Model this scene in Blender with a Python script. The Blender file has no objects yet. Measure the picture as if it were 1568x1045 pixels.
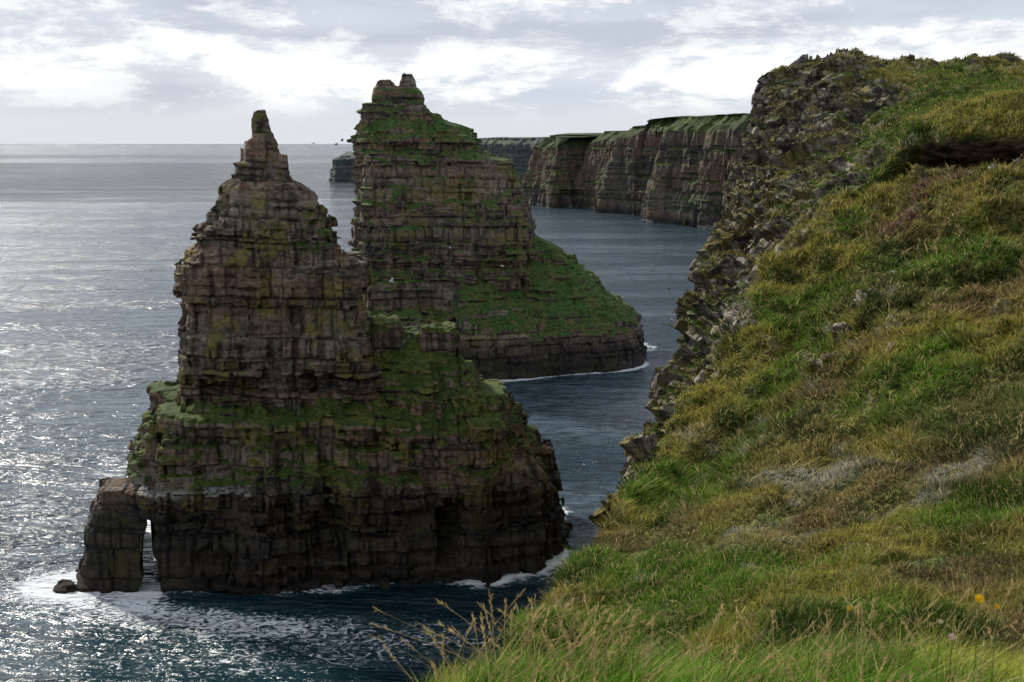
import bpy, math, time
import numpy as np
from mathutils import Vector
T0=time.time()
rng=np.random.default_rng(7)
sc=bpy.context.scene
CAMH=60.0; PITCH=math.radians(9.9); F=40.0/36.0*1568.0
SP,CP=math.sin(PITCH),math.cos(PITCH)
def W(px,py,Y):
    """survey helper: bearing (measured on the photograph) + distance in metres -> world metres"""
    dx=(px-784.0)/F; dy=(522.5-py)/F
    yf=CP+dy*SP; zf=-SP+dy*CP
    return (dx/yf*Y, Y, CAMH+zf/yf*Y)
# ---------------------------------------------------------------- noise
def h3(i,j,k,seed=0):
    i=i.astype(np.int64);j=np.asarray(j).astype(np.int64);k=np.asarray(k).astype(np.int64)
    h=(i*374761393+j*668265263+k*1274126177+seed*974634777)&0xFFFFFFFF
    h=((h^(h>>13))*1103515245)&0xFFFFFFFF
    h=((h^(h>>16))*2654435761)&0xFFFFFFFF
    h=h^(h>>15)
    return (h&0xFFFFFF).astype(np.float32)/np.float32(0xFFFFFF)
def vn(x,y,z,seed=0):
    xi=np.floor(x);yi=np.floor(y);zi=np.floor(z)
    fx=x-xi;fy=y-yi;fz=z-zi
    fx=fx*fx*(3-2*fx);fy=fy*fy*(3-2*fy);fz=fz*fz*(3-2*fz)
    r=0
    for a in (0,1):
        wa=fx if a else 1-fx
        for b in (0,1):
            wb=fy if b else 1-fy
            for c in (0,1):
                wc=fz if c else 1-fz
                r=r+h3(xi+a,yi+b,zi+c,seed)*wa*wb*wc
    return r*2-1
def fbm(x,y,z,seed=0,o=4,g=0.5):
    r=0;a=1.0;n=0
    for q in range(o):
        r=r+a*vn(x*2**q+q*13.7,y*2**q+q*7.1,z*2**q+q*3.3,seed+q);n+=a;a*=g
    return r/n
def blocks(x,y,z,seed,th,cs,rot=0.2,dip=0.0,edge=False):
    rg=np.random.default_rng(seed)
    ed=np.cumsum(rg.choice([.35,.6,1.0,1.5,2.2],700)*rg.uniform(.8,1.2,700)*th)-30
    c,s=math.cos(rot),math.sin(rot)
    u=x*c+y*s; v=-x*s+y*c
    zz=z+dip*x
    li=np.searchsorted(ed,zz)
    l0=li*0
    w=cs*(0.5+1.3*h3(li,l0,l0,seed+1)**1.5)
    o=h3(li,l0,l0,seed+2)*40
    uu=(u+o)/w; vv=(v+o*1.7)/w
    uj=uu+0.42*np.sin(uu*2.1+li);vj=vv+0.42*np.sin(vv*1.7+li*2)
    iu=np.floor(uj); iv=np.floor(vj)
    r=h3(li,iu,iv,seed+3)*2-1; l=h3(li,l0,l0,seed+4)*2-1
    if not edge: return r,l
    fu=uj-iu; eu=np.minimum(fu,1-fu)*w
    lc=np.clip(li,1,len(ed)-1)
    ez=np.minimum(zz-ed[lc-1],ed[lc]-zz)
    return r,l,eu,ez
def sm(a,b,x):
    t=np.clip((x-a)/(b-a),0,1); return t*t*(3-2*t)
# ---------------------------------------------------------------- mesh helpers
def make_mesh(name,V,Fq,mat,attrs=None,cols=None,smooth=False):
    me=bpy.data.meshes.new(name)
    V=np.asarray(V,np.float32);Fq=np.asarray(Fq,np.int32)
    k=Fq.shape[1]
    me.vertices.add(len(V));me.vertices.foreach_set('co',V.ravel())
    me.loops.add(Fq.size);me.loops.foreach_set('vertex_index',Fq.ravel())
    me.polygons.add(len(Fq));me.polygons.foreach_set('loop_start',np.arange(0,Fq.size,k,dtype=np.int32))
    me.polygons.foreach_set('loop_total',np.full(len(Fq),k,np.int32))
    me.polygons.foreach_set('use_smooth',np.full(len(Fq),smooth))
    me.update(calc_edges=True)
    for n,a in (attrs or {}).items():
        at=me.attributes.new(n,'FLOAT','POINT');at.data.foreach_set('value',np.asarray(a,np.float32).ravel())
    for n,a in (cols or {}).items():
        at=me.attributes.new(n,'FLOAT_COLOR','POINT')
        c=np.ones((len(V),4),np.float32);c[:,:3]=a;at.data.foreach_set('color',c.ravel())
    me.materials.append(mat)
    ob=bpy.data.objects.new(name,me);sc.collection.objects.link(ob)
    return ob
def keep_connected(Fd):
    S=Fd<0;R=np.zeros_like(S);R[:,:,0:3]=S[:,:,0:3]
    for rnd in range(3):
        for ax in (2,0,1):
            Sx=np.moveaxis(S,ax,0);Rx=np.moveaxis(R,ax,0)
            for k in range(1,Sx.shape[0]): Rx[k]|=Sx[k]&Rx[k-1]
            for k in range(Sx.shape[0]-2,-1,-1): Rx[k]|=Sx[k]&Rx[k+1]
    Fd[S&~R]=.3
    return Fd
def surface_nets(Fd,org,h):
    S=Fd<0
    def cor(a,i,j,k): 
        n=a.shape; return a[i:n[0]-1+i,j:n[1]-1+j,k:n[2]-1+k]
    cnt=np.zeros(tuple(s-1 for s in Fd.shape),np.int8)
    for i in (0,1):
        for j in (0,1):
            for k in (0,1): cnt+=cor(S,i,j,k)
    A=np.nonzero((cnt>0)&(cnt<8))
    N=len(A[0]);acc=np.zeros((N,3));n=np.zeros(N)
    cs=[(0,0,0),(1,0,0),(0,1,0),(1,1,0),(0,0,1),(1,0,1),(0,1,1),(1,1,1)]
    vals=[Fd[A[0]+c[0],A[1]+c[1],A[2]+c[2]] for c in cs]
    for a in range(8):
        for b in range(a+1,8):
            d=np.array(cs[b])-np.array(cs[a])
            if abs(d).sum()!=1: continue
            fa,fb=vals[a],vals[b];m=(fa<0)!=(fb<0)
            t=np.where(m,fa/np.where(m,fa-fb,1),0)
            acc+=np.where(m[:,None],np.array(cs[a])+t[:,None]*d,0);n+=m
    V=(np.stack(A,1)+acc/n[:,None])*h+np.array(org)
    idg=np.full(cnt.shape,-1,np.int32);idg[A]=np.arange(N)
    Q=[]
    for ax in range(3):
        o1,o2=(ax+1)%3,(ax+2)%3
        sl0=[slice(None)]*3;sl1=[slice(None)]*3
        sl0[ax]=slice(0,-1);sl1[ax]=slice(1,None)
        s0=S[tuple(sl0)];s1=S[tuple(sl1)]
        I=np.array(np.nonzero(s0!=s1))
        ok=(I[o1]>0)&(I[o2]>0)&(I[o1]<Fd.shape[o1]-1)&(I[o2]<Fd.shape[o2]-1)
        I=I[:,ok];ins=s0[tuple(I)]
        def g(a,b):
            J=I.copy();J[o1]-=a;J[o2]-=b;return idg[tuple(J)]
        q=np.stack([g(1,1),g(0,1),g(0,0),g(1,0)],1)
        q[~ins]=q[~ins][:,::-1]
        Q.append(q)
    return V,np.concatenate(Q)
def vnormals(V,Q,its=2):
    a=V[Q[:,2]]-V[Q[:,0]];b=V[Q[:,3]]-V[Q[:,1]]
    n=np.cross(a,b);out=np.zeros_like(V)
    for k in range(4): 
        for c in range(3): out[:,c]+=np.bincount(Q[:,k],n[:,c],len(V))
    for it in range(its):
        f=(out[Q[:,0]]+out[Q[:,1]]+out[Q[:,2]]+out[Q[:,3]])/4
        o2=np.zeros_like(out)
        for k in range(4):
            for c in range(3): o2[:,c]+=np.bincount(Q[:,k],f[:,c],len(V))
        out=o2
    return out/(np.linalg.norm(out,axis=1,keepdims=True)+1e-9)
# ---------------------------------------------------------------- node helpers
class NT:
    def __init__(s,nt): s.nt=nt;nt.nodes.clear()
    def n(s,t,**kw):
        nd=s.nt.nodes.new(t)
        for k,v in kw.items():
            setattr(nd,k,v)
        return nd
    def l(s,a,b): s.nt.links.new(a,b)
    def put(s,sock,v):
        if isinstance(v,bpy.types.NodeSocket): s.l(v,sock)
        elif v is not None:
            if isinstance(v,tuple) and len(v)==3 and sock.type=='RGBA': v=v+(1,)
            sock.default_value=v
    def math(s,op,a,b=None,c=None,clamp=False):
        nd=s.n('ShaderNodeMath',operation=op);nd.use_clamp=clamp
        s.put(nd.inputs[0],a);s.put(nd.inputs[1],b);s.put(nd.inputs[2],c);return nd.outputs[0]
    def mix(s,f,a,b,bt='MIX'):
        nd=s.n('ShaderNodeMix',data_type='RGBA',blend_type=bt)
        s.put(nd.inputs[0],f);s.put(nd.inputs[6],a);s.put(nd.inputs[7],b);return nd.outputs[2]
    def ramp(s,f,lo,hi,a=0.0,b=1.0):
        nd=s.n('ShaderNodeMapRange',interpolation_type='SMOOTHSTEP')
        s.put(nd.inputs[0],f);s.put(nd.inputs[1],lo);s.put(nd.inputs[2],hi);s.put(nd.inputs[3],a);s.put(nd.inputs[4],b);return nd.outputs[0]
    def vec(s,v,scale):
        nd=s.n('ShaderNodeVectorMath',operation='MULTIPLY');s.put(nd.inputs[0],v);nd.inputs[1].default_value=scale;return nd.outputs[0]
    def noise(s,v,scale,detail=4,rough=.55,dist=0.0):
        nd=s.n('ShaderNodeTexNoise');s.put(nd.inputs['Vector'],v)
        nd.inputs['Scale'].default_value=scale;nd.inputs['Detail'].default_value=detail
        nd.inputs['Roughness'].default_value=rough;nd.inputs['Distortion'].default_value=dist
        return nd.outputs[0]
    def attr(s,name,out='Fac'):
        nd=s.n('ShaderNodeAttribute');nd.attribute_name=name;return nd.outputs[out]
def newmat(name):
    m=bpy.data.materials.new(name);m.use_nodes=True;return m,NT(m.node_tree)
def finish(t,col,rough,height=None,bdist=0.1,bstr=0.6,spec=0.3):
    p=t.n('ShaderNodeBsdfPrincipled');t.put(p.inputs['Base Color'],col);t.put(p.inputs['Roughness'],rough)
    p.inputs['Specular IOR Level'].default_value=spec
    if height is not None:
        b=t.n('ShaderNodeBump');b.inputs['Strength'].default_value=bstr;b.inputs['Distance'].default_value=bdist
        t.put(b.inputs['Height'],height);t.l(b.outputs[0],p.inputs['Normal'])
    o=t.n('ShaderNodeOutputMaterial');t.l(p.outputs[0],o.inputs[0])
def rock_mat(name,gain=1.0,lich=1.0,green=(0.055,0.095,0.018),haze_mix=0.0,k=1.0,warm=1.0):
    m,t=newmat(name)
    pos=t.n('ShaderNodeNewGeometry').outputs['Position']
    st=t.noise(t.vec(pos,(.05*k,.05*k,.9*k)),1.0,4,.65)
    st2=t.noise(t.vec(pos,(.04*k,.04*k,.26*k)),1.0,3,.5)
    bl=t.attr('blk')
    g=gain
    c=t.mix(t.ramp(st,.40,.60),(0.042*g,.034*g,.026*g),(0.150*g,.120*g,.087*g))
    c=t.mix(t.math('MULTIPLY',t.ramp(st2,.46,.58),.50*warm),c,(0.19*g,.098*g,.058*g))
    c=t.mix(t.ramp(bl,.5,1.0,0,.75),c,(0.28*g,.225*g,.165*g))
    c=t.mix(t.ramp(bl,.45,0.0,0,.85),c,(0.022*g,.018*g,.015*g))
    fine=t.noise(t.vec(pos,(1*k,1*k,1.6*k)),1.4,6,.75)
    c=t.mix(t.ramp(fine,.47,.64,0,.5),c,(0.24*g,.195*g,.145*g))
    c=t.mix(t.ramp(fine,.46,.36,0,.65),c,(0.018*g,.015*g,.013*g))
    streak=t.noise(t.vec(pos,(.9*k,.9*k,.12*k)),1.0,3,.6)
    c=t.mix(t.ramp(streak,.52,.64,0,.6),c,(0.018*g,.015*g,.014*g))
    lc=t.noise(pos,.16*k,5,.75)
    c=t.mix(t.math('MULTIPLY',t.ramp(lc,.50,.60),.72*lich),c,(0.155*g,.14*g,.026*g))
    c=t.mix(t.attr('wet'),c,t.mix(.13,(0.008,.0085,.008),c))
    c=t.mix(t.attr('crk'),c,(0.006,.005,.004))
    c=t.mix(t.math('MULTIPLY',t.attr('guano'),t.ramp(fine,.38,.55)),c,(0.42,.41,.38))
    vn_=t.noise(pos,.45*k,5,.7)
    v=t.math('MULTIPLY',t.attr('veg'),t.math('ADD',t.math('MULTIPLY',vn_,1.4),.3))
    vcol=t.mix(t.ramp(t.noise(pos,.25*k,4,.7),.4,.62),green,(0.13,.145,.026))
    vcol=t.mix(t.ramp(t.noise(pos,1.6*k,4,.75),.44,.6,0,.75),vcol,(0.022,.042,.010))
    c=t.mix(t.ramp(v,.42,.58),c,vcol)
    if haze_mix>0: c=t.mix(haze_mix,c,(0.22,.27,.34))  # bluish aerial haze mixed into the rock colour
    hgt=t.math('ADD',fine,t.math('MULTIPLY',st,.8))
    finish(t,c,.85,hgt,.5/k,1.0,.25)
    return m
def bodies_sdf(X,Y,Z,bodies):
    best=None
    for b in bodies:
        z=np.asarray(b['z']);o=np.argsort(z)
        g=lambda q:np.interp(Z,z[o],np.asarray(b[q],float)[o])
        x0,x1,cy,bb=g('x0'),g('x1'),g('cy'),g('b')
        kk=1+.85*np.clip(Y-cy,-20,20)/cy      # side walls converge (oblique joint directions)
        x0=x0*kk;x1=x1*kk
        cy=cy+b.get('sh',0)*np.maximum(X-b.get('xs',0),0)
        cx=(x0+x1)/2;a=np.abs(x1-x0)/2
        r=.35*np.minimum(a,bb)
        qx=np.abs(X-cx)-(a-r);qy=np.abs(Y-cy)-(bb-r)
        d=np.hypot(np.maximum(qx,0),np.maximum(qy,0))+np.minimum(np.maximum(qx,qy),0)-r
        d=np.maximum(d,Z-z.max())
        am=b['amp']*np.clip(np.minimum(a,bb)/7.0,.2,1)
        if best is None: best=d;amp=am;zone=np.full_like(d,b.get('veg',0))
        else:
            m=d<best;best=np.minimum(d,best);amp=np.where(m,am,amp);zone=np.where(m,b.get('veg',0),zone)
    return best,amp,zone
def body(rows,Y0,amp,veg=0,**kw):
    """rows: (py, xl, xr, cy, halfdepth)"""
    z=[];x0=[];x1=[];cy=[];b=[]
    for (py,xl,xr,c,hb) in rows:
        a=W(xl,py,c);e=W(xr,py,c)
        z.append(a[2]);x0.append(a[0]);x1.append(e[0]);cy.append(c);b.append(hb)
    d=dict(z=z,x0=x0,x1=x1,cy=cy,b=b,amp=amp,veg=veg);d.update(kw);return d
def warp(x,y,z,s=1.0):
    return (x+.5*vn(x*.22/s,y*.22/s,z*.22/s,901)*s,y+.5*vn(x*.22/s,y*.22/s,z*.22/s,902)*s,z+(.45*vn(x*.12/s,y*.12/s,z*.08/s,903)+.08*vn(x*.7/s,y*.7/s,z*.3/s,904))*s)
def build_stack(name,bodies,lo,hi,h,mat,seed,th,cs,post=None,dip=0.02,attrf=None,caves=()):
    n=[int((hi[i]-lo[i])/h) for i in range(3)]
    ax=[(lo[i]+h*np.arange(n[i])).astype(np.float32) for i in range(3)]
    Fd=np.empty(n,np.float32)
    step=40
    for k in range(0,n[0],step):
        X,Y,Z=np.meshgrid(ax[0][k:k+step],ax[1],ax[2],indexing='ij')
        d,amp,zone=bodies_sdf(X,Y,Z,bodies)
        for (c,rr) in caves:
            e=np.sqrt(((X-c[0])/rr[0])**2+((Y-c[1])/rr[1])**2+((Z-c[2])/rr[2])**2)
            d=np.maximum(d,(1-e)*min(rr))
        m=np.abs(d)<4.5
        x,y,z=X[m],Y[m],Z[m]
        A=amp[m]
        big=fbm(x*.11,y*.11,z*.035,seed+5,3)
        x,y,z=warp(x,y,z,h/.27)
        b0,_=blocks(x,y,z,seed+40,th*5.5,cs*2.2,.25,dip)
        b1,l1=blocks(x,y,z,seed,th*2.2,cs*2.6,.2,dip)
        b2,l2,eu,ez=blocks(x,y,z,seed+10,th,cs,.2,dip,True)
        b3,l3=blocks(x,y,z,seed+20,th*.42,cs*.5,.3,dip)
        nn=b0*1.0+b1*1.0+l1*.4+b2*.8+l2*.45+b3*.45+l3*.18+1.5*big
        nn=nn+.35*sm(.32,.05,eu)+.35*sm(.3,.05,ez)
        dd=d.copy();dd[m]=d[m]+A*nn
        if post is not None: dd=post(X,Y,Z,dd)
        Fd[k:k+step]=dd
    keep_connected(Fd)
    V,Q=surface_nets(Fd,lo,h)
    N=vnormals(V,Q)
    x,y,z=V[:,0],V[:,1],V[:,2]
    d,amp,zone=bodies_sdf(x,y,z,bodies)
    xw,yw,zw=warp(x,y,z,h/.27)
    b1,_=blocks(xw,yw,zw,seed,th*2.2,cs*2.6,.2,dip)
    b2,_,eu,ez=blocks(xw,yw,zw,seed+10,th,cs,.2,dip,True)
    b3,_=blocks(xw,yw,zw,seed+20,th*.42,cs*.5,.3,dip)
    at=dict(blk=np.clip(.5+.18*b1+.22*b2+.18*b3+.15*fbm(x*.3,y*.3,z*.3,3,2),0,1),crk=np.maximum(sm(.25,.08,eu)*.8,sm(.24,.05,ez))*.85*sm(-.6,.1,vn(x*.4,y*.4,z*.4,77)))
    at.update(attrf(x,y,z,N,zone))
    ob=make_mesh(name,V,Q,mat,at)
    print(name,len(V),'verts',round(time.time()-T0,1))
    return ob
# ================================================================ STACK 1
M=body([(174,391,402,160,1.0),(186,387,408,160,1.4),(204,386,413,160,1.7),(212,385,414,160,1.9),(216,373,418,160,2.2),(236,372,422,160,2.6),(238,372,434,160,2.8),(247,370,437,160,3),(249,359,439,160,3.2),(274,360,442,160,3.6),(286,344,470,160,4.5),(312,341,486,160,5.5),
        (322,336,492,160,6.5),(376,312,508,160,8),(382,293,510,160,8.6),(390,291,513,160,9),(393,290,536,160,9),(450,287,542,160,9.3),(500,281,554,160,9.6),(556,276,572,160,9.9),(564,276,575,160,8.1),(600,268,590,160,7.4),(640,262,600,160,9)],160,.95,veg=0)
R1=body([(497,646,697,161,3),(540,643,700,161,3.6),(545,610,703,161,5),(600,556,737,161,8.5),(640,550,765,160,10)],160,.95,veg=.7)
R2=body([(490,572,612,161,2.6),(540,562,620,161,3.6),(600,560,700,161,7)],160,1.0,veg=.5)
R3=body([(508,600,644,162,3),(560,600,650,161,5),(600,560,700,161,7)],160,.9,veg=.5)
R4=body([(556,690,722,161,3),(592,690,738,161,5),(594,690,768,161,5),(640,700,775,161,8)],160,.9,veg=.5)
P=body([(597,244,740,160,9.0),(616,240,764,160,11.4),(660,228,774,159.7,12.2),(664,226,782,159.7,12.9),(700,214,806,159.6,13.1),(704,212,816,159.6,13.9),(728,208,834,159.5,14.0),(744,204,838,159.5,14.4),(750,204,838,159.5,12.9),(780,202,842,159.5,12.6),(792,200,844,159.5,14.1),(822,198,846,159.5,14.3),(828,196,850,160,13.4),(865,200,854,160,13.2),(872,205,856,160,14.8),(915,222,860,160,15.0),(990,222,870,160,15.6)],160,1.1,veg=.55,sh=.27,xs=-26)
L=body([(742,152,235,151,3.2),(775,144,240,151,4.0),(850,128,250,151,4.5),(908,112,250,151,5.0),(960,98,250,151,5.5)],151,.6,veg=.5)
AR=body([(750,215,300,152,3.4),(790,215,320,152,4.0),(850,236,330,152,5),(912,236,340,152,6.5),(970,236,350,152,7)],151,.6)
SK=body([(838,838,874,170,3),(850,830,884,169,4.5),(900,825,892,169,6)],169,.8)
SK2=body([(890,92,112,148,1.4),(905,84,118,148,2.2),(960,80,125,148,3)],148,1.6)
s1b=[M,R1,R2,R3,R4,P,L,AR,SK,SK2]
ax0=W(230,850,146);
def post1(X,Y,Z,d):
    dirx=ax0[0]/ax0[1]
    xc=ax0[0]+(Y-146)*dirx+(Z-8)*0.05+.25*np.sin(Z*.9)
    zt=W(229,790,148)[2]
    hw=0.6+np.clip((8-Z)*.10,0,.8)+.2*np.sin(Z*1.7+1)
    hole=np.maximum(np.abs(xc-X)-hw,Z-zt)
    return np.maximum(d,-np.where(Y<175,hole,9)*1.0)
def at1(x,y,z,N,zone):
    up=N[:,2]
    nz=vn(x*.1,y*.1,z*.1,3)
    veg=sm(.30,.58,up)*sm(11,18,z+4*nz)*(.42+zone*1.15)
    veg=veg+sm(.05,.4,up)*sm(.4,.6,zone)*sm(17,21,z)*sm(-36,-16,x+6*nz)*.6
    veg=np.maximum(veg,sm(.3,.6,up)*.95*sm(52,50,z)*sm(44,47,z)*sm(-32,-28,x))
    wet=sm(20,9,z+5*fbm(x*.12,y*.12,z*.2,9,3))*.86+sm(2.6,1.0,z)*.14
    zl=14.6-.055*(x+55)
    guano=sm(.9,.2,np.abs(z-zl-.6*vn(x*.3,y*.3,z*0,4)))*sm(-24,-34,x)*.85*sm(-.4,.1,vn(x*.5,y*.5,z*.5,45))
    guano=np.maximum(guano,sm(.55,.85,up)*sm(.62,.8,vn(x*.25,y*.25,z*.25,44))*.4*sm(25,50,z)*(veg<.3))
    return dict(veg=veg,wet=wet,guano=guano)
caves=[(W(500,812,147),(3.0,3.4,3.4)),(W(435,800,146.5),(2.0,2.2,1.6)),(W(500,592,151),(3.6,2.6,2.2)),(W(360,590,151.5),(4.4,2.2,2.0)),(W(610,700,149),(2,1.5,2.4)),(W(330,860,146),(2.2,1.6,2.0)),(W(690,800,152),(2.2,2.2,2.8)),(W(445,480,151),(1.6,1.4,1.6))]
rock1=rock_mat('sea_stack_sandstone',1.6)
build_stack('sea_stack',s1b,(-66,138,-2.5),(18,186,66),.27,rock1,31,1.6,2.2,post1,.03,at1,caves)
# ================================================================ STACK 2
T2=body([(165,562,650,312,4),(182,556,668,312,5.5),(194,553,704,312,7),(204,552,718,312,9),(235,551,738,312,11),(246,551,774,312,13),
         (290,550,794,312,15),(345,549,810,312,16.5),(385,550,814,312,17),(470,552,800,312,18),(600,545,790,312,20)],312,1.25,veg=.35)
p1=body([(121,581,599,312,1.8),(127,576,606,312,2.4),(140,573,614,312,3.2),(180,570,618,312,4.5)],312,1.0)
p2=body([(112,616,631,312,1.8),(121,612,636,312,2.3),(140,607,643,312,3.0),(180,604,657,312,4.5)],312,1.0)
W2=body([(362,700,818,308,3),(376,700,846,307,5),(402,690,878,306,8),(440,690,914,305,12),(470,690,946,304,15.5),(494,690,972,304,18.5),(506,690,980,304,19.5),(560,690,986,304,20.5),(600,690,990,304,21)],305,.8,veg=1.6,sh=.42,xs=-6)
B2=body([(470,555,700,300,12),(520,550,700,300,16),(600,545,700,300,18)],300,1.1,veg=.3)
SK3=body([(540,950,995,330,4),(556,945,1008,328,7),(600,940,1012,328,9)],328,1.0)
s2b=[T2,p1,p2,W2,B2,SK3]
def at2(x,y,z,N,zone):
    up=N[:,2]
    nz=vn(x*.1,y*.1,z*.1,3)
    veg=sm(.28,.5,up)*(.4+zone*.75)*sm(9,14,z+2*nz)
    veg=np.maximum(veg,sm(.25,.5,up)*sm(54,62,z+3*nz)*sm(77,71,z)*1.2)
    veg=veg+sm(.5,1,zone)*sm(14,17,z+1.5*nz)*sm(.05,.3,up)*.6
    wet=sm(13,4,z+3*fbm(x*.1,y*.1,z*.1,9,3))*.9
    g=sm(.55,.85,up)*sm(.65,.8,vn(x*.2,y*.2,z*.2,44))*.4
    return dict(veg=veg,wet=wet,guano=g)
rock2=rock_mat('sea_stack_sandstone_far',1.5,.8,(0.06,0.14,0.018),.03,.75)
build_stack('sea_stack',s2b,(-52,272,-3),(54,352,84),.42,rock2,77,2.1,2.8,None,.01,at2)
# ================================================================ distant cliffs
def loft(C,nu,nv):
    def cr(P,n):
        P=np.asarray(P,float);m=len(P)
        t=np.linspace(0,m-1,n);i=np.clip(np.floor(t).astype(int),0,m-2);f=(t-i)
        f=f.reshape((-1,)+(1,)*(P.ndim-1))
        p0=P[np.clip(i-1,0,m-1)];p1=P[i];p2=P[i+1];p3=P[np.clip(i+2,0,m-1)]
        return .5*(2*p1+(p2-p0)*f+(2*p0-5*p1+4*p2-p3)*f**2+(3*p1-p0-3*p2+p3)*f**3)
    A=cr(C,nv);A=np.swapaxes(cr(np.swapaxes(A,0,1),nu),0,1)
    return A
def gridfaces(nv,nu,flip=False):
    i=np.arange(nv*nu).reshape(nv,nu)
    q=np.stack([i[:-1,:-1],i[:-1,1:],i[1:,1:],i[1:,:-1]],-1).reshape(-1,4)
    return q[:,::-1] if flip else q
def gnorm(A):
    du=np.gradient(A,axis=1);dv=np.gradient(A,axis=0)
    n=np.cross(du,dv);return n/(np.linalg.norm(n,axis=2,keepdims=True)+1e-9)
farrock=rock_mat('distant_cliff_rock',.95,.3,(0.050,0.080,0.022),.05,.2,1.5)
def far_cliff(name,path,mat,back=(600,500),nu=900,seed=5,amp=9,lean=14):
    P=np.array(path,float)
    seg=np.r_[0,np.cumsum(np.hypot(*np.diff(P[:,:2],axis=0).T))]
    s=np.linspace(0,seg[-1],nu)
    x=np.interp(s,seg,P[:,0]);y=np.interp(s,seg,P[:,1]);zt=np.interp(s,seg,P[:,2])
    tx=np.gradient(x);ty=np.gradient(y)
    k=np.ones(31)/31
    tx=np.convolve(np.pad(tx,15,'edge'),k,'valid');ty=np.convolve(np.pad(ty,15,'edge'),k,'valid')
    l=np.hypot(tx,ty);nx,ny=ty/l,-tx/l
    if (nx*back[0]+ny*back[1]).mean()<0: nx,ny=-nx,-ny
    zt=zt+2.2*fbm(s*.02,s*0,s*0,seed,4)
    nv=110;rows=[]
    for v in np.linspace(0,1,nv):
        zz=-3+(zt+3)*v
        o=lean*v**1.3+10*sm(.86,1,v)
        but=amp*((1-np.abs(fbm(s*.013,v*.3+s*0,s*0,seed+1,3))*3.4)*-1.1)*(1-.25*v)+amp*1.0*fbm(s*.06,zz*.012,s*0,seed+2,5,.62)
        step=blocks(s,s*0,zz,seed+9,4,7);st2=blocks(s,s*0,zz,seed+19,16,9)
        o=o+but+.9*step[0]+.6*step[1]+1.6*st2[0]+.8*st2[1]
        rows.append(np.stack([x+nx*o,y+ny*o,zz],1))
    for q,(dist) in enumerate([16,30,60,200,700,1800]):
        ox=nx*(lean+dist);oy=ny*(lean+dist)
        b=min(1,dist/(700 if len(path)<12 else 60));l2=math.hypot(*back)
        ox=ox*(1-b)+b*back[0]/l2*dist;oy=oy*(1-b)+b*back[1]/l2*dist
        rows.append(np.stack([x+ox,y+oy,zt+min(dist*.004,2)+(.8*vn(s*.02+q,s*0,s*0,8) if q<5 else -8)],1))
    A=np.array(rows);N=gnorm(A);
    V=A.reshape(-1,3);up=np.abs(N.reshape(-1,3)[:,2])
    z=V[:,2];bk,_=blocks(V[:,0],V[:,1],z,seed,4,9)
    ss=s[None].repeat(len(A),0).ravel()
    at=dict(blk=.47+.15*bk+.24*fbm(ss*.03,ss*0,z*.02,50,4),crk=z*0,veg=sm(.4,.7,up)*1.4+sm(.15,.45,up)*.6*sm(75,20,z)+sm(-12,-3,z-zt[None].repeat(len(A),0).ravel()+7*vn(ss*.06,ss*0,ss*0,9))*1.0,wet=sm(8,2,z)*.9,guano=sm(3.4,1.4,z)*sm(.0,.4,vn(ss*.08,ss*0,ss*0,4))*.9)
    Q=gridfaces(A.shape[0],A.shape[1])
    return make_mesh(name,V,Q,mat,at)
def b_(px,py):
    dx=(px-784)/F;dy=(522.5-py)/F;zf=-SP+dy*CP;yf=CP+dy*SP
    Y=-CAMH/zf*yf;return (dx/yf*Y,Y)
def tp(px,py,pyt):
    x,y=b_(px,py);return (x,y,W(px,pyt,y+12)[2])
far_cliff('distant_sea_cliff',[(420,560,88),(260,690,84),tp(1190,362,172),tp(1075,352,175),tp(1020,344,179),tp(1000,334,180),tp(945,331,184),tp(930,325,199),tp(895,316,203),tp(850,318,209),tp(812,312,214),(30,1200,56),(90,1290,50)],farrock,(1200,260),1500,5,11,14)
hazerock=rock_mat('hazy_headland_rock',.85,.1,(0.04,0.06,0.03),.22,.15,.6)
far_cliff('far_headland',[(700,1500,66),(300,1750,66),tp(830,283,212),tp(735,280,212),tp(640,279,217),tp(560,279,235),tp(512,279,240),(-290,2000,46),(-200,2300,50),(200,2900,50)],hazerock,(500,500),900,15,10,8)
# ================================================================ SEA
def geo(a,end,r=1.12,s0=1.5):
    o=[];s=s0
    while abs(a-end)>1 and (a<end if s>0 else a>end):
        a+=s;s*=r;o.append(a)
    return o
xs=np.array(sorted([*geo(-125,-45000,1.07,-1.5),*np.arange(-125,75,.8),*geo(75,45000)]))
ys=np.array(sorted([*geo(70,-3000,1.2,-2),*np.arange(70,370,1.0),*geo(370,45000,1.06)]))
XX,YY=np.meshgrid(xs,ys)
d1,_,_=bodies_sdf(XX,YY,XX*0+.5,s1b);d2,_,_=bodies_sdf(XX,YY,XX*0+.5,s2b)
q_=fbm(XX*.06,YY*.06,XX*0,6,3)
fr=1.2+4.5*np.clip(q_+.15,0,1)
foam=(.52+.75*sm(-.25,.4,q_))*np.exp(-np.maximum(np.minimum(d1,d2*1.1)-1.2,0)/fr)
def patch(px,py,rx,ry,s):
    x,y=b_(px,py);return s*np.exp(-((XX-x)/rx)**2-((YY-y)/ry)**2)
sw=patch(240,935,12,5,.44)+patch(400,955,13,5,.48)+patch(104,893,9,7,1.0)+patch(690,960,18,9,.40)+patch(790,880,14,6,.5)+patch(250,1040,30,10,.36)+patch(860,572,12,5,.8)+patch(500,1000,25,8,.3)+patch(40,960,20,14,.40)+patch(740,873,9,4,.65)+patch(228,905,3,4,.8)+patch(1000,560,8,8,.5)
foam=np.maximum(foam,np.clip(sw,0,.98))
az_s=np.degrees(np.arctan2(XX,YY))
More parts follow.
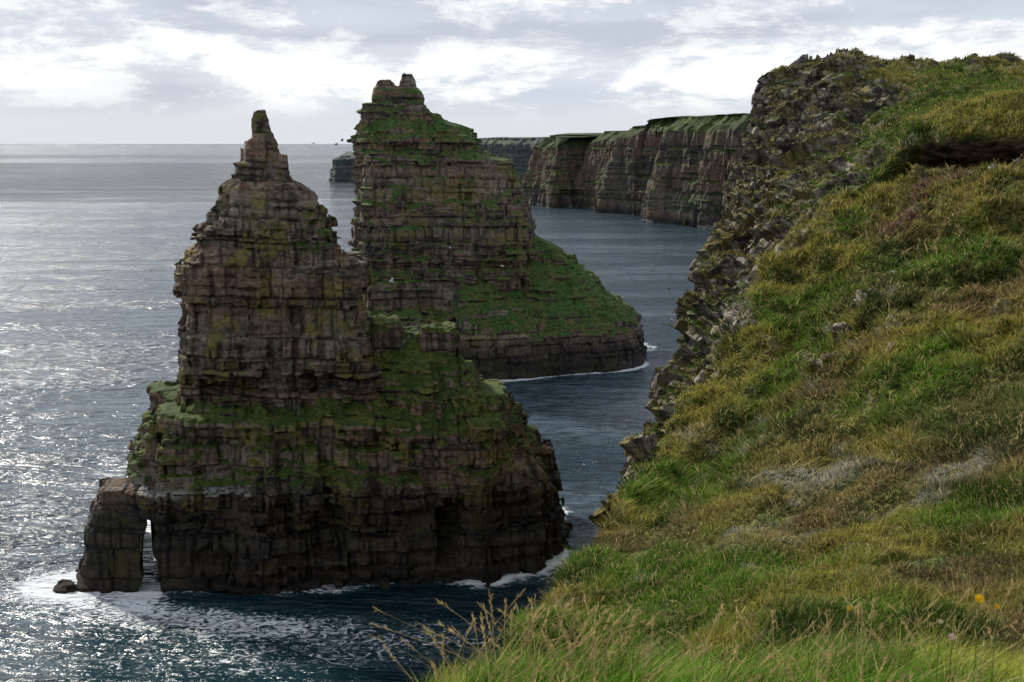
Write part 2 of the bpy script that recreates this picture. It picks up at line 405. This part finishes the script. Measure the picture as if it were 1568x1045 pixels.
ruf=np.clip(.40+3.2*sm(1050,1500,YY)*sm(7000,3800,YY)*sm(-3,-10,az_s)*sm(-.7,0,vn(XX*.0006,YY*.0022,XX*0,8))+.8*sm(6000,9000,YY)*sm(-4,-14,az_s),0,3.4)
ZZ=.12*vn(XX*.12,YY*.2,XX*0,3)*np.exp(-((YY-200)/300)**2)
m,t=newmat('sea_water')
pos=t.n('ShaderNodeNewGeometry').outputs['Position']
w1=t.noise(t.vec(pos,(.26,.62,0)),1.0,3,.6,.5)
w2=t.noise(t.vec(pos,(.06,.17,0)),1.0,3,.55,.3)
w3=t.noise(t.vec(pos,(1.0,2.2,0)),1.0,3,.6,.2)
band=t.noise(t.vec(pos,(.0035,.022,0)),1.0,6,.62,.7)
cat=t.math('MULTIPLY',t.ramp(band,.38,.62,.45,1.35),t.attr('ruf'))
hh=t.math('ADD',t.math('MULTIPLY',w1,2.3),t.math('ADD',t.math('MULTIPLY',w2,5.5),t.math('MULTIPLY',w3,.5)))
hh=t.math('MULTIPLY',hh,cat)
bp=t.n('ShaderNodeBump');bp.inputs['Strength'].default_value=1.0;bp.inputs['Distance'].default_value=1.0
t.l(hh,bp.inputs['Height'])
fa=t.attr('foam')
fn=t.noise(t.vec(pos,(.45,.6,0)),1.0,6,.75,2.5)
fm=t.ramp(t.math('ADD',t.math('MULTIPLY',fn,1.1),t.math('MULTIPLY',fa,.62)),.92,1.08)
wc=t.noise(t.vec(pos,(.16,.5,0)),1.0,5,.75,.5)
fm=t.math('MAXIMUM',fm,t.ramp(wc,.70,.78,0,.5))
p=t.n('ShaderNodeBsdfPrincipled')
deep=t.mix(t.ramp(band,.4,.6),(0.072,.105,.132),(0.026,.050,.070))
wv=t.math('ADD',t.math('MULTIPLY',w1,.5),t.math('ADD',t.math('MULTIPLY',w2,.3),t.math('MULTIPLY',w3,.2)))
deep=t.mix(t.ramp(wv,.46,.56,0,.85),deep,(0.006,.016,.024))
near=t.ramp(t.attr('stack_refl'),0,1)
deep=t.mix(near,deep,(0.004,.018,.026))  # dark reflection of the stacks painted into the water colour
t.put(p.inputs['Base Color'],t.mix(fm,t.mix(t.ramp(fa,.1,.8,0,.5),deep,(0.015,.06,.07)),(0.75,.78,.8)))
t.put(p.inputs['Roughness'],t.math('ADD',t.math('MULTIPLY',fm,.6),t.ramp(wv,.44,.58,.14,.28)));p.inputs['IOR'].default_value=1.34
t.l(bp.outputs[0],p.inputs['Normal'])
o=t.n('ShaderNodeOutputMaterial');t.l(p.outputs[0],o.inputs[0])
stack_refl=sm(70,15,np.hypot((XX+15),(YY-125)*1.2))  # zone of the painted dark reflection in front of the stacks
make_mesh('sea_water',np.stack([XX,YY,ZZ],-1).reshape(-1,3),gridfaces(len(ys),len(xs)),m,dict(foam=foam,ruf=ruf,stack_refl=stack_refl),smooth=True)
print('sea',round(time.time()-T0,1))
# ================================================================ HILLSIDE
def land_mat(name):
    m,t=newmat(name)
    pos=t.n('ShaderNodeNewGeometry').outputs['Position']
    n1=t.noise(pos,.5,5,.7);n2=t.noise(pos,2.4,4,.7);n3=t.noise(pos,.25,3,.6)
    c=t.mix(t.ramp(n1,.38,.6),(0.07,.10,.02),(0.16,.15,.035))
    c=t.mix(t.ramp(n3,.5,.66,0,.7),c,(0.12,.08,.04))
    c=t.mix(t.ramp(n2,.45,.62,0,.75),c,(0.025,.035,.010))
    r=t.mix(t.ramp(t.noise(t.vec(pos,(.6,.6,2.0)),.9,5,.7),.4,.6),(0.06,.050,.040),(0.32,.28,.22))
    r=t.mix(t.ramp(t.noise(pos,.5,4,.7),.48,.6,0,.8),r,(0.17,.14,.035))
    r=t.mix(t.ramp(t.attr('blk'),.45,.0,0,.8),r,(0.025,.022,.020))
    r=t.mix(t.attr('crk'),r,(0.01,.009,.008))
    rk=t.ramp(t.math('ADD',t.attr('rock'),t.math('MULTIPLY',t.math('SUBTRACT',n1,.5),1.6)),.42,.55)
    c=t.mix(rk,c,r)
    c=t.mix(t.attr('soil'),c,t.mix(t.ramp(t.noise(t.vec(pos,(1,1,3)),1.0,4,.7),.4,.6),(0.025,.016,.011),(0.17,.105,.08)))
    finish(t,c,.9,t.math('ADD',n2,t.math('MULTIPLY',n1,1.5)),.3,.9,.15)
    return m
land=land_mat('turf_and_rock')
def net(rows):
    return np.array([[W(*p) for p in r] for r in rows])
def skirt(C,dx1,dx2):
    E=C[:,0]
    a=E+np.array(dx1)
    b=E+np.array(dx2);b[:,2]=-2
    mid=(a+b)/2
    return np.concatenate([b[:,None],mid[:,None],a[:,None],C],1)
S1=net([
 [(700,1180,9),(850,1180,8),(1150,1180,7),(1450,1180,6.5),(1750,1180,6)],
 [(780,1015,13),(900,1040,11),(1150,1060,9),(1450,1060,8),(1750,1060,7.5)],
 [(826,955,17),(940,950,15.5),(1150,930,13.5),(1450,930,11.5),(1750,930,10)],
 [(888,858,23),(1000,850,21.5),(1200,820,19.5),(1480,800,17),(1750,790,15)],
 [(975,720,32),(1080,710,31),(1260,680,28),(1500,650,24.5),(1750,620,21)],
 [(1058,605,40),(1150,580,38),(1310,540,35),(1520,500,31),(1750,470,27)],
 [(1112,505,45),(1200,470,43.5),(1350,430,41),(1540,385,38),(1750,360,34)],
 [(1185,405,49),(1270,375,48),(1400,335,46),(1560,310,43),(1750,300,40)],
 [(1258,335,52),(1330,308,51),(1440,290,50),(1570,284,48),(1750,278,46)],
 [(1330,282,53),(1385,274,54),(1450,270,54.2),(1570,266,52.6),(1750,262,50.6)],
 [(1378,240,53.6),(1402,217,53),(1460,209,51.8),(1570,205,49.9),(1750,200,47.6)],
 [(1408,200,55),(1432,180,55),(1480,165,55),(1570,153,54),(1750,140,52)]])
S1=np.concatenate([S1,(S1[-1]+np.array([2,7,-3]))[None],(S1[-1]+np.array([4,16,-12]))[None]],0)
S1=skirt(S1,(1.2,2.2,-4),(4,9,0))
nu,nv=660,980
A=loft(S1,nu,nv)
U=np.linspace(0,7,nu)[None].repeat(nv,0);Vp=np.linspace(0,13,nv)[:,None].repeat(nu,1)
N=gnorm(A)
flip1=bool(N[nv//2,nu*3//4,2]<0)
if flip1: N=-N
x,y,z=A[...,0],A[...,1],A[...,2]
dep=np.clip(y/26,.25,1.5)
rockm=sm(3.0,2.2,U)*sm(3.2,4.0,Vp)
rdg=1-np.abs(fbm((x*.8-y*.25)*.22,(x*.2+y*.6)*.09,z*.1,17,3))*2.2
dsp=dep*(.8*fbm(x*.2,y*.14,z*.2,11,3)+.6*rdg+.55*fbm(x*.7,y*.7,z*.7,12,3)+.28*fbm(x*2.2,y*2.2,z*2.2,13,2))-.35
dsp=dsp*(1-.6*sm(8.2,8.6,Vp))
b1,_=blocks(x,y,z,55,1.0,1.4,.4);dsp=dsp+rockm*.5*b1
# small lichen-covered outcrops breaking through the turf
oc=sm(.36,.46,fbm(x*.45,y*.45,z*.45,67,3))*sm(3.4,5.0,Vp)*sm(8.4,8,Vp)
b9,_=blocks(x,y,z,56,.5,.7,.3);dsp=dsp+oc*(.25+.25*b9)
A1=A+N*dsp[...,None]
soil=np.clip(sm(8.5,8.7,Vp+.25*vn(x*.8,y*.8,z*.8,19))*sm(9.96,9.85,Vp)*sm(4.1,4.5,U),0,1)
make_mesh('grass_hillside',A1.reshape(-1,3),gridfaces(nv,nu,flip1),land,dict(crk=soil.ravel()*0,rock=np.maximum(rockm*.6,oc*.8).ravel(),soil=soil.ravel(),blk=(.5+.4*b1).ravel()),smooth=True)
NA=gnorm(A1);NA=-NA if flip1 else NA
mskA=sm(2.6-1.0*sm(4,3,Vp),3.1-1.0*sm(4,3,Vp),U)*(1-soil)*sm(11.6,11.2,Vp)*(1-.85*oc)
S2=net([
 [(930,830,47),(1050,820,46),(1200,800,46),(1450,760,44),(1750,700,42)],
 [(975,710,54),(1070,700,53),(1200,690,52),(1450,660,49),(1750,620,46)],
 [(1008,625,59),(1080,610,58),(1200,600,56),(1450,560,52),(1750,520,49)],
 [(1046,520,65),(1104,500,63),(1200,480,60),(1450,450,56),(1750,420,52)],
 [(1068,430,71),(1130,405,69),(1240,380,65),(1450,350,60),(1750,330,56)],
 [(1100,345,79),(1160,325,76),(1270,300,71),(1450,290,65),(1750,270,60)],
 [(1126,260,87),(1190,240,84),(1300,235,79),(1460,230,71),(1750,210,64)],
 [(1156,170,96),(1214,172,93),(1330,178,87),(1480,170,79),(1750,150,70)],
 [(1174,130,101),(1248,132,98),(1370,136,93),(1500,132,86),(1750,120,79)],
 [(1212,106,106),(1290,103,106),(1400,100,104),(1568,92,100),(1750,88,96)]])
S2=np.concatenate([S2]+[(S2[-1]+np.array(o))[None] for o in ((3,9,.1),(6,24,0),(12,60,-1),(24,130,-3))],0)
S2=skirt(S2,(1.5,3.5,-6),(5,12,0))
nu,nv=700,1080
B=loft(S2,nu,nv);NB=gnorm(B)
flip2=bool(NB[nv//2,nu*3//4,2]<0)
if flip2: NB=-NB
U=np.linspace(0,7,nu)[None].repeat(nv,0);Vp2=np.linspace(0,13,nv)[:,None].repeat(nu,1)
x,y,z=B[...,0],B[...,1],B[...,2]
rn=fbm(x*.12,y*.12,z*.16,31,4)
rm=sm(6.5,4.6,U+2.4*rn+.9*sm(9,10,Vp2))
xw,yw,zw=warp(x,y,z,.8)
b1,l1=blocks(xw,yw,zw,61,1.3,2.0,.5,.15);b2,_,eu,ez=blocks(xw,yw,zw,62,.5,.8,.5,.15,True);b0,_=blocks(xw,yw,zw,63,5,3,.3,.1)
dsp=rm*(.6*b0+.6*b1+.2*l1+.3*b2)+1.6*fbm(x*.07,y*.07,z*.07,33,3)+.85*fbm(x*.3,y*.3,z*.3,34,3)+.25*fbm(x*1.4,y*1.4,z*1.4,35,2)-.2
dsp=dsp*sm(12,9.5,Vp2)
B1=B+NB*dsp[...,None]
NB1=gnorm(B1);up=np.abs(NB1[...,2])
rock2m=np.clip(rm*.85+.3*sm(.6,.3,up),0,1)*sm(.97,.66,up)
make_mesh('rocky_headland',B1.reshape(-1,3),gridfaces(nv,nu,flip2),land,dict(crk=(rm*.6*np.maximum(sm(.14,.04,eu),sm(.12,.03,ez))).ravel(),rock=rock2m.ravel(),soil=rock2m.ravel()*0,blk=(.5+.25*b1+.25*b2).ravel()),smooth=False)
mskB=sm(.5,.3,rock2m+.25*vn(x*.9,y*.9,z*.9,5))*sm(2.9,3.2,U)*sm(11.4,10.6,Vp2)
gx=np.linspace(-6,14,260);gy=np.linspace(-8,13,260);GX,GY=np.meshgrid(gx,gy)
def near_h(x,y):
    zz=58.0-.10*y-.015*x
    crest=4.6+.10*x
    zz=zz-.30*np.maximum(y-crest,0)**1.4
    le=.02-.22*(y-4)
    zz=zz-2.2*np.maximum(le-x,0)**1.2
    return zz+.09*fbm(x*.9,y*.9,x*0,71,3)
GZ=near_h(GX,GY)
make_mesh('near_turf',np.stack([GX,GY,GZ],-1).reshape(-1,3),gridfaces(260,260),land,dict(crk=GZ.ravel()*0,rock=GZ.ravel()*0,soil=GZ.ravel()*0,blk=GZ.ravel()*0+.5),smooth=True)
print('land',round(time.time()-T0,1))
# ================================================================ GRASS
def grass_mat():
    m,t=newmat('grass_blades')
    c=t.attr('col','Color')
    d=t.n('ShaderNodeBsdfDiffuse');t.l(c,d.inputs[0])
    tr=t.n('ShaderNodeBsdfTranslucent');t.l(c,tr.inputs[0])
    mx=t.n('ShaderNodeMixShader');mx.inputs[0].default_value=.4
    t.l(d.outputs[0],mx.inputs[1]);t.l(tr.outputs[0],mx.inputs[2])
    o=t.n('ShaderNodeOutputMaterial');t.l(mx.outputs[0],o.inputs[0]);return m
gm=grass_mat()
def blades(name,P,Nn,H,Wd,C,lean=.45,wind=(.5,.1,0),rg=None):
    n=len(P);rg=rg or rng
    th=rg.uniform(0,2*math.pi,n)
    side=np.stack([np.cos(th),np.sin(th),np.zeros(n)],1)
    ld=rg.normal(0,1,(n,3));ld[:,2]*=.2
    up=Nn*.45+np.array([0,0,.75])
    up/=np.linalg.norm(up,axis=1,keepdims=True)
    L=(ld*lean+np.array(wind)+Nn*[.6,.6,0])*H[:,None]
    mid=P+up*H[:,None]*.55+L*.22
    tip=P+up*H[:,None]*.92+L*.8
    s=side*Wd[:,None]*.5
    V=np.stack([P-s-up*.03,P+s-up*.03,mid+s*.8,mid-s*.8,tip+s*.12,tip-s*.12],1).reshape(-1,3)
    b=np.arange(n)[:,None]*6
    Q=np.concatenate([b+[0,1,2,3],b+[3,2,4,5]],1).reshape(-1,4)
    cc=C[:,None,:]*np.array([.4,.4,1,1,1.35,1.35])[None,:,None]  # shade at the roots painted into the blade colour, tips lighter
    return make_mesh(name,V,Q,gm,cols=dict(col=cc.reshape(-1,3)))
spots=[(W(1245,740,25),.9,'g'),(W(1200,880,18.5),.6,'g'),(W(1150,850,20),.7,'g'),(W(1290,770,23),.7,'g'),(W(1110,500,45),1.0,'g'),(W(1465,730,20),.5,'g'),
 (W(1400,315,47),1.7,'h'),(W(1330,420,42),5,'b'),(W(1270,620,32),4,'b'),(W(1190,740,28),2.5,'b'),(W(1260,850,20),2.0,'b'),(W(1480,470,34),3.0,'b'),(W(1500,620,25),2.0,'b'),(W(1400,760,21),1.4,'b'),
 (W(1480,175,54),5,'y'),(W(1300,300,51),3,'y'),(W(1200,430,46),3,'y'),(W(1080,600,40),3,'y'),(W(960,800,27),2,'y'),
 (W(1150,580,38),3,'v'),(W(1010,760,29),2.5,'v'),(W(1100,700,31),2.5,'v'),(W(900,890,20),2,'v'),(W(1450,380,40),2.5,'v'),(W(1420,600,30),2,'v'),(W(1520,780,17),1.5,'v'),(W(1050,900,17),1.6,'v')]
def palette(x,y,z,rg,green=0.0,sp=False):
    n=len(x)
    G=np.array([.100,.182,.024]);Y=np.array([.265,.238,.050]);S=np.array([.42,.33,.15]);Br=np.array([.175,.115,.072]);K=np.array([.030,.048,.013]);Gr=np.array([.40,.38,.30]);Hh=np.array([.20,.085,.10])
    a=fbm(x*.28,y*.16,z*.28,81,3);b=fbm(x*.17+9,y*.1,z*.22,82,3);c=fbm(x*.9,y*.8,z*.9,83,3);e=fbm(x*1.1+5,y*1.1,z*1.1,84,2)+.5*fbm(x*.15,y*.15,z*.15,85,2)
    b=b+.5*fbm(x*.7,y*.5,z*.7,86,2)
    bb=sm(.05,.35,b)*.8*(1-min(green,1));gg=sm(.46,.66,e)*.75*(1-min(green,1));hh=bb*0;yy=bb*0;vv=bb*0
    if sp:
        for (c0,r,k) in spots:
            q=np.exp(-((x-c0[0])**2+(y-c0[1])**2+(z-c0[2])**2)/r**2)*1.3
            if k=='g': gg=np.maximum(gg,q*(.3+1.6*sm(-.15,.25,c)))
            elif k=='b': bb=np.maximum(bb,q*.8*(.5+.8*sm(-.3,.3,c)))
            elif k=='y': yy=np.maximum(yy,q)
            elif k=='v': vv=np.maximum(vv,q)
            else: hh=np.maximum(hh,q*(.2+1.6*sm(-.1,.3,c)))
    col=Y+(G-Y)*sm(-.16,.18,a+green-.5*yy+.45*vv+.25*c)[:,None]
    bb=np.clip(bb-yy-vv,0,.9);gg=np.clip(gg,0,.9);hh=np.clip(hh,0,.8)
    col=col+(Br-col)*bb[:,None]
    col=col+(K-col)*(sm(.0,.33,c)*.75)[:,None]
    col=col+(Gr-col)*gg[:,None];col=col+(Hh-col)*hh[:,None]
    r=rg.random(n)
    col=np.where((r<.16)[:,None],S*rg.uniform(.6,1.1,(n,1)),col)
    return col*rg.uniform(.5,1.45,(n,1)),gg,bb
def scatter(A1,N,mask,n,seed,power=2.0):
    rg=np.random.default_rng(seed)
    a=A1[1:,1:]-A1[:-1,:-1];b=A1[1:,:-1]-A1[:-1,1:]
    ar=np.linalg.norm(np.cross(a,b),axis=2)
    D=np.linalg.norm(A1[:-1,:-1]-np.array([0,0,60]),axis=2)
    w=(ar*mask[:-1,:-1]/np.maximum(D,4)**power).ravel();w/=w.sum()
    k=rg.choice(len(w),n,p=w)
    i,j=np.divmod(k,A1.shape[1]-1)
    f=rg.random((n,2))
    P=A1[i,j]+(A1[i+1,j]-A1[i,j])*f[:,:1]+(A1[i,j+1]-A1[i,j])*f[:,1:]
    return P,N[i,j],i,j,rg
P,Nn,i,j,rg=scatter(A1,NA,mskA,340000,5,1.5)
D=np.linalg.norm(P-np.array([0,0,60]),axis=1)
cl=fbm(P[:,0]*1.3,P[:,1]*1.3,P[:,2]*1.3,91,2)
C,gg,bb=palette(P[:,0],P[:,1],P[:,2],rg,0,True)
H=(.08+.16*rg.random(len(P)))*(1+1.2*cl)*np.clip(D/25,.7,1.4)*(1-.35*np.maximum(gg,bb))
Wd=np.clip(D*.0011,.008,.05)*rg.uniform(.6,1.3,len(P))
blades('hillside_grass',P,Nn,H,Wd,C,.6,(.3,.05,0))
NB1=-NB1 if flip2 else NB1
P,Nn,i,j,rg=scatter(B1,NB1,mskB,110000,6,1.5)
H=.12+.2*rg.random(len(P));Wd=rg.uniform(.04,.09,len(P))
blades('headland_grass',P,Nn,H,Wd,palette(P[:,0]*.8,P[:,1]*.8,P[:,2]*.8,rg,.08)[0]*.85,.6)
n=90000;rg=np.random.default_rng(12)
x=rg.uniform(-1.5,6,n);y=rg.uniform(2.0,8,n)
z=near_h(x,y);k=(z>55.5);x,y,z=x[k],y[k],z[k];n=len(x)
P=np.stack([x,y,z],1);Nn=np.zeros((n,3));Nn[:,2]=1
cl=vn(x*2,y*2,x*0,92)
H=(.09+.15*rg.random(n)**1.5)*(1+.5*cl)
C=palette(x*3,y*3,z,rg,.3)[0]*np.array([1.2,1.4,1.0])
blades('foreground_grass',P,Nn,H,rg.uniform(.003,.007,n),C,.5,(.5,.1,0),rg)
# seed-head stalks
rg=np.random.default_rng(21)
VV=[];QQ=[];CC=[]
def strip(pts,w,col):
    b=len(VV)
    for q,(p,ww) in enumerate(zip(pts,w)):
        VV.append(p-np.array([ww/2,0,0]));VV.append(p+np.array([ww/2,0,0]));CC.append(col);CC.append(col)
        if q: QQ.append([b+2*q-2,b+2*q-1,b+2*q+1,b+2*q])
for q in range(300):
    X=rg.uniform(-.35,3.2) if q%3 else rg.uniform(-.5,.6);Yy=rg.uniform(3.6,5.6)
    z0=float(near_h(np.array([X]),np.array([Yy]))[0])
    h=rg.uniform(.22,.44);ln=rg.normal(.06,.17)
    col=np.array([.36,.27,.12])*rg.uniform(.6,1.2)
    tt=np.linspace(0,1,6)
    pts=[np.array([X+ln*a**2*1.3,Yy+.05*a,z0+h*a]) for a in tt]
    strip(pts,[.003]*6,col)
    dirv=(pts[-1]-pts[-2]);dirv/=np.linalg.norm(dirv)
    for s in range(16):
        a=rg.uniform(0,.09);pp=pts[-1]+dirv*a-dirv*.03
        e=pp+dirv*.022+rg.normal(0,.007,3)
        strip([pp,(pp+e)/2,e],[.002,.0055,.001],col*rg.uniform(.9,1.5))
make_mesh('grass_seed_stalks',VV,QQ,gm,cols=dict(col=np.array(CC)))
def flower(name,px,py,Yd,col,r,seed):
    c=np.array(W(px,py,Yd));rg=np.random.default_rng(seed)
    z0=min(c[2]-.12,float(near_h(np.array([c[0]]),np.array([Yd]))[0]))
    V=[];Q=[];C=[]
    def add(vs,cl):
        b=len(V);V.extend(vs);C.extend([cl]*4);Q.append([b,b+1,b+2,b+3])
    for a in (0,1.57):
        s=np.array([math.cos(a),math.sin(a),0])*.002
        add([np.array([c[0],c[1],z0])-s,np.array([c[0],c[1],z0])+s,c+s,c-s],(.09,.14,.03))
    nrm=Vector((-.1,-.7,.7)).normalized();ta=nrm.orthogonal().normalized();tb=nrm.cross(ta)
    ta,tb,nrm=np.array(ta),np.array(tb),np.array(nrm)
    for ring,(rr,up,k) in enumerate([(1,.1,16),(.7,.3,13),(.4,.42,9)]):
        for q in range(k):
            a=2*math.pi*(q+rg.random()*.5)/k
            d=ta*math.cos(a)+tb*math.sin(a);s=ta*-math.sin(a)+tb*math.cos(a)
            base=c+nrm*.002*ring
            e=c+d*r*rr+nrm*r*up
            add([base,base*.4+e*.6+s*r*.17,e,base*.4+e*.6-s*r*.17],col)
    make_mesh(name,V,Q,gm,cols=dict(col=np.array(C)))
flower('yellow_hawkweed_flower',1500,917,4.4,(.85,.55,.02),.022,1)
flower('yellow_hawkweed_flower',1527,929,4.5,(.75,.45,.02),.013,2)
flower('yellow_hawkweed_flower',1300,932,4.5,(.7,.45,.03),.011,5)
flower('pale_pink_flower',1458,975,4.2,(.7,.5,.42),.016,3)
flower('pale_pink_flower',1440,952,4.4,(.65,.5,.35),.012,4)
print('grass',round(time.time()-T0,1))
# ================================================================ SEABIRDS
bm_,t=newmat('seabird_feathers')
finish(t,t.attr('col','Color'),.7)
def bird(px,py,Yd,head,span=1.3,dark=False,flap=.25,perched=False):
    V=[];Q=[];C=[]
    wht=(.7,.7,.7) if not dark else (.05,.05,.055);gr=(.3,.32,.35) if not dark else (.03,.03,.035)
    prof=[(-.5,.02,.02),(-.38,.07,.02),(-.2,.13,.1),(0,.16,.13),(.2,.13,.12),(.32,.09,.09),(.42,.085,.09),(.49,.05,.05),(.58,.012,.012)]
    k=8
    for q,(yy,w,h) in enumerate(prof):
        lift=.1*max(0,yy)*(1.5 if perched else .6)
        for a in range(k):
            an=2*math.pi*a/k
            V.append((w*.6*math.cos(an),yy*.6,h*.6*math.sin(an)+lift))
            C.append(wht if yy<.5 else (.6,.4,.05))
        if q:
            for a in range(k):
                b=k*(q-1);Q.append([b+a,b+(a+1)%k,b+k+(a+1)%k,b+k+a])
    for s in (-1,1):
        if perched: W_=[(.07,.1,-.12,.05),(.10,.05,-.30,.03),(.05,-.05,-.38,.02),(.01,-.2,-.42,.02)]
        else: W_=[(.05,.14,-.12,.03),(.28,.2,-.08,.03+flap*.35),(.45,.12,-.08,.03+flap*.4),(.65,-.02,-.09,.03+flap*.25)]
        b=len(V)
        for q,(xx,yf,yb,zz) in enumerate(W_):
            V.append((s*xx*span/1.3,yf,zz));V.append((s*xx*span/1.3,yb,zz-.015));C.append(gr);C.append(gr if q<3 else (.02,.02,.02))
            if q: Q.append([b+2*q-2,b+2*q-1,b+2*q+1,b+2*q])
    ob=make_mesh('seabird',V,Q,bm_,cols=dict(col=np.array(C)),smooth=True)
    ob.location=W(px,py,Yd);ob.rotation_euler=(.1,rng.uniform(-.3,.3),head)
for a in [(515,222,190,1.2,1.5,1,.5),(524,216,190,2.0,1.5,1,.6),(480,220,230,1.0,1.5,1,.3),(1025,443,120,.6,1.3,1,.7),(1032,490,110,1.4,1.2,0,.4),(600,432,130,1.4,1.3,0,.8),(690,380,200,2.2,1.4,0,.4),(770,408,170,1.8,1.5,0,.2)]:
    bird(a[0],a[1],a[2],a[3],a[4],bool(a[5]),a[6])
# ================================================================ WORLD
el,az=math.radians(35),math.radians(-41)
wd=bpy.data.worlds.new('World');sc.world=wd;wd.use_nodes=True
t=NT(wd.node_tree)
sky=t.n('ShaderNodeTexSky',sky_type='NISHITA');sky.sun_disc=False;sky.sun_elevation=el;sky.sun_rotation=az
dr=t.n('ShaderNodeTexCoord').outputs['Generated']
sx=t.n('ShaderNodeSeparateXYZ');t.l(dr,sx.inputs[0]);ez=sx.outputs[2]
cn=t.noise(t.vec(dr,(1,1,3.0)),8,8,.68,.2)
cn2=t.noise(t.vec(dr,(1,1,7)),2.6,4,.5,.1)
base=t.mix(t.ramp(cn2,.35,.65),(4.9,5.4,6.2),(6.6,6.9,7.4))
lob=t.math('SUBTRACT',1.0,t.ramp(t.math('ABSOLUTE',t.math('SUBTRACT',ez,.060)),0.0,.05))
puff=t.ramp(t.math('ADD',cn,t.math('MULTIPLY',lob,.10)),.50,.64)
cc=t.mix(puff,base,(8.6,8.6,8.6))
dark=t.ramp(t.math('ADD',cn2,t.math('MULTIPLY',ez,1.5)),.57,.73)
cc=t.mix(t.math('MULTIPLY',dark,.75),cc,t.mix(puff,(3.7,4.1,4.9),(6.6,6.8,7.2)))
cc=t.mix(t.ramp(ez,.045,.012),cc,(5.7,6.0,6.5))
cov=t.ramp(cn2,.2,.4,.82,.97)
fin=t.mix(cov,sky.outputs[0],cc)
bg=t.n('ShaderNodeBackground');t.l(fin,bg.inputs[0]);bg.inputs[1].default_value=.127
o=t.n('ShaderNodeOutputWorld');t.l(bg.outputs[0],o.inputs[0])
sd=bpy.data.lights.new('sun','SUN');sd.energy=4.6;sd.angle=math.radians(6);sd.color=(1,.95,.86)
so=bpy.data.objects.new('sun',sd);sc.collection.objects.link(so)
dv=Vector((math.sin(az)*math.cos(el),math.cos(az)*math.cos(el),math.sin(el)))
so.rotation_euler=dv.to_track_quat('Z','Y').to_euler()
# ================================================================ CAMERA
cd=bpy.data.cameras.new('camera');cd.lens=40;cd.sensor_width=36;cd.clip_end=80000;cd.clip_start=.1
cd.dof.use_dof=True;cd.dof.focus_distance=120;cd.dof.aperture_fstop=6.3
co=bpy.data.objects.new('camera',cd);sc.collection.objects.link(co)
co.location=(0,0,CAMH);co.rotation_euler=(math.pi/2-PITCH,0,0)
sc.camera=co
sc.view_settings.view_transform='Standard';sc.view_settings.look='None';sc.view_settings.exposure=0
print('done',round(time.time()-T0,1))
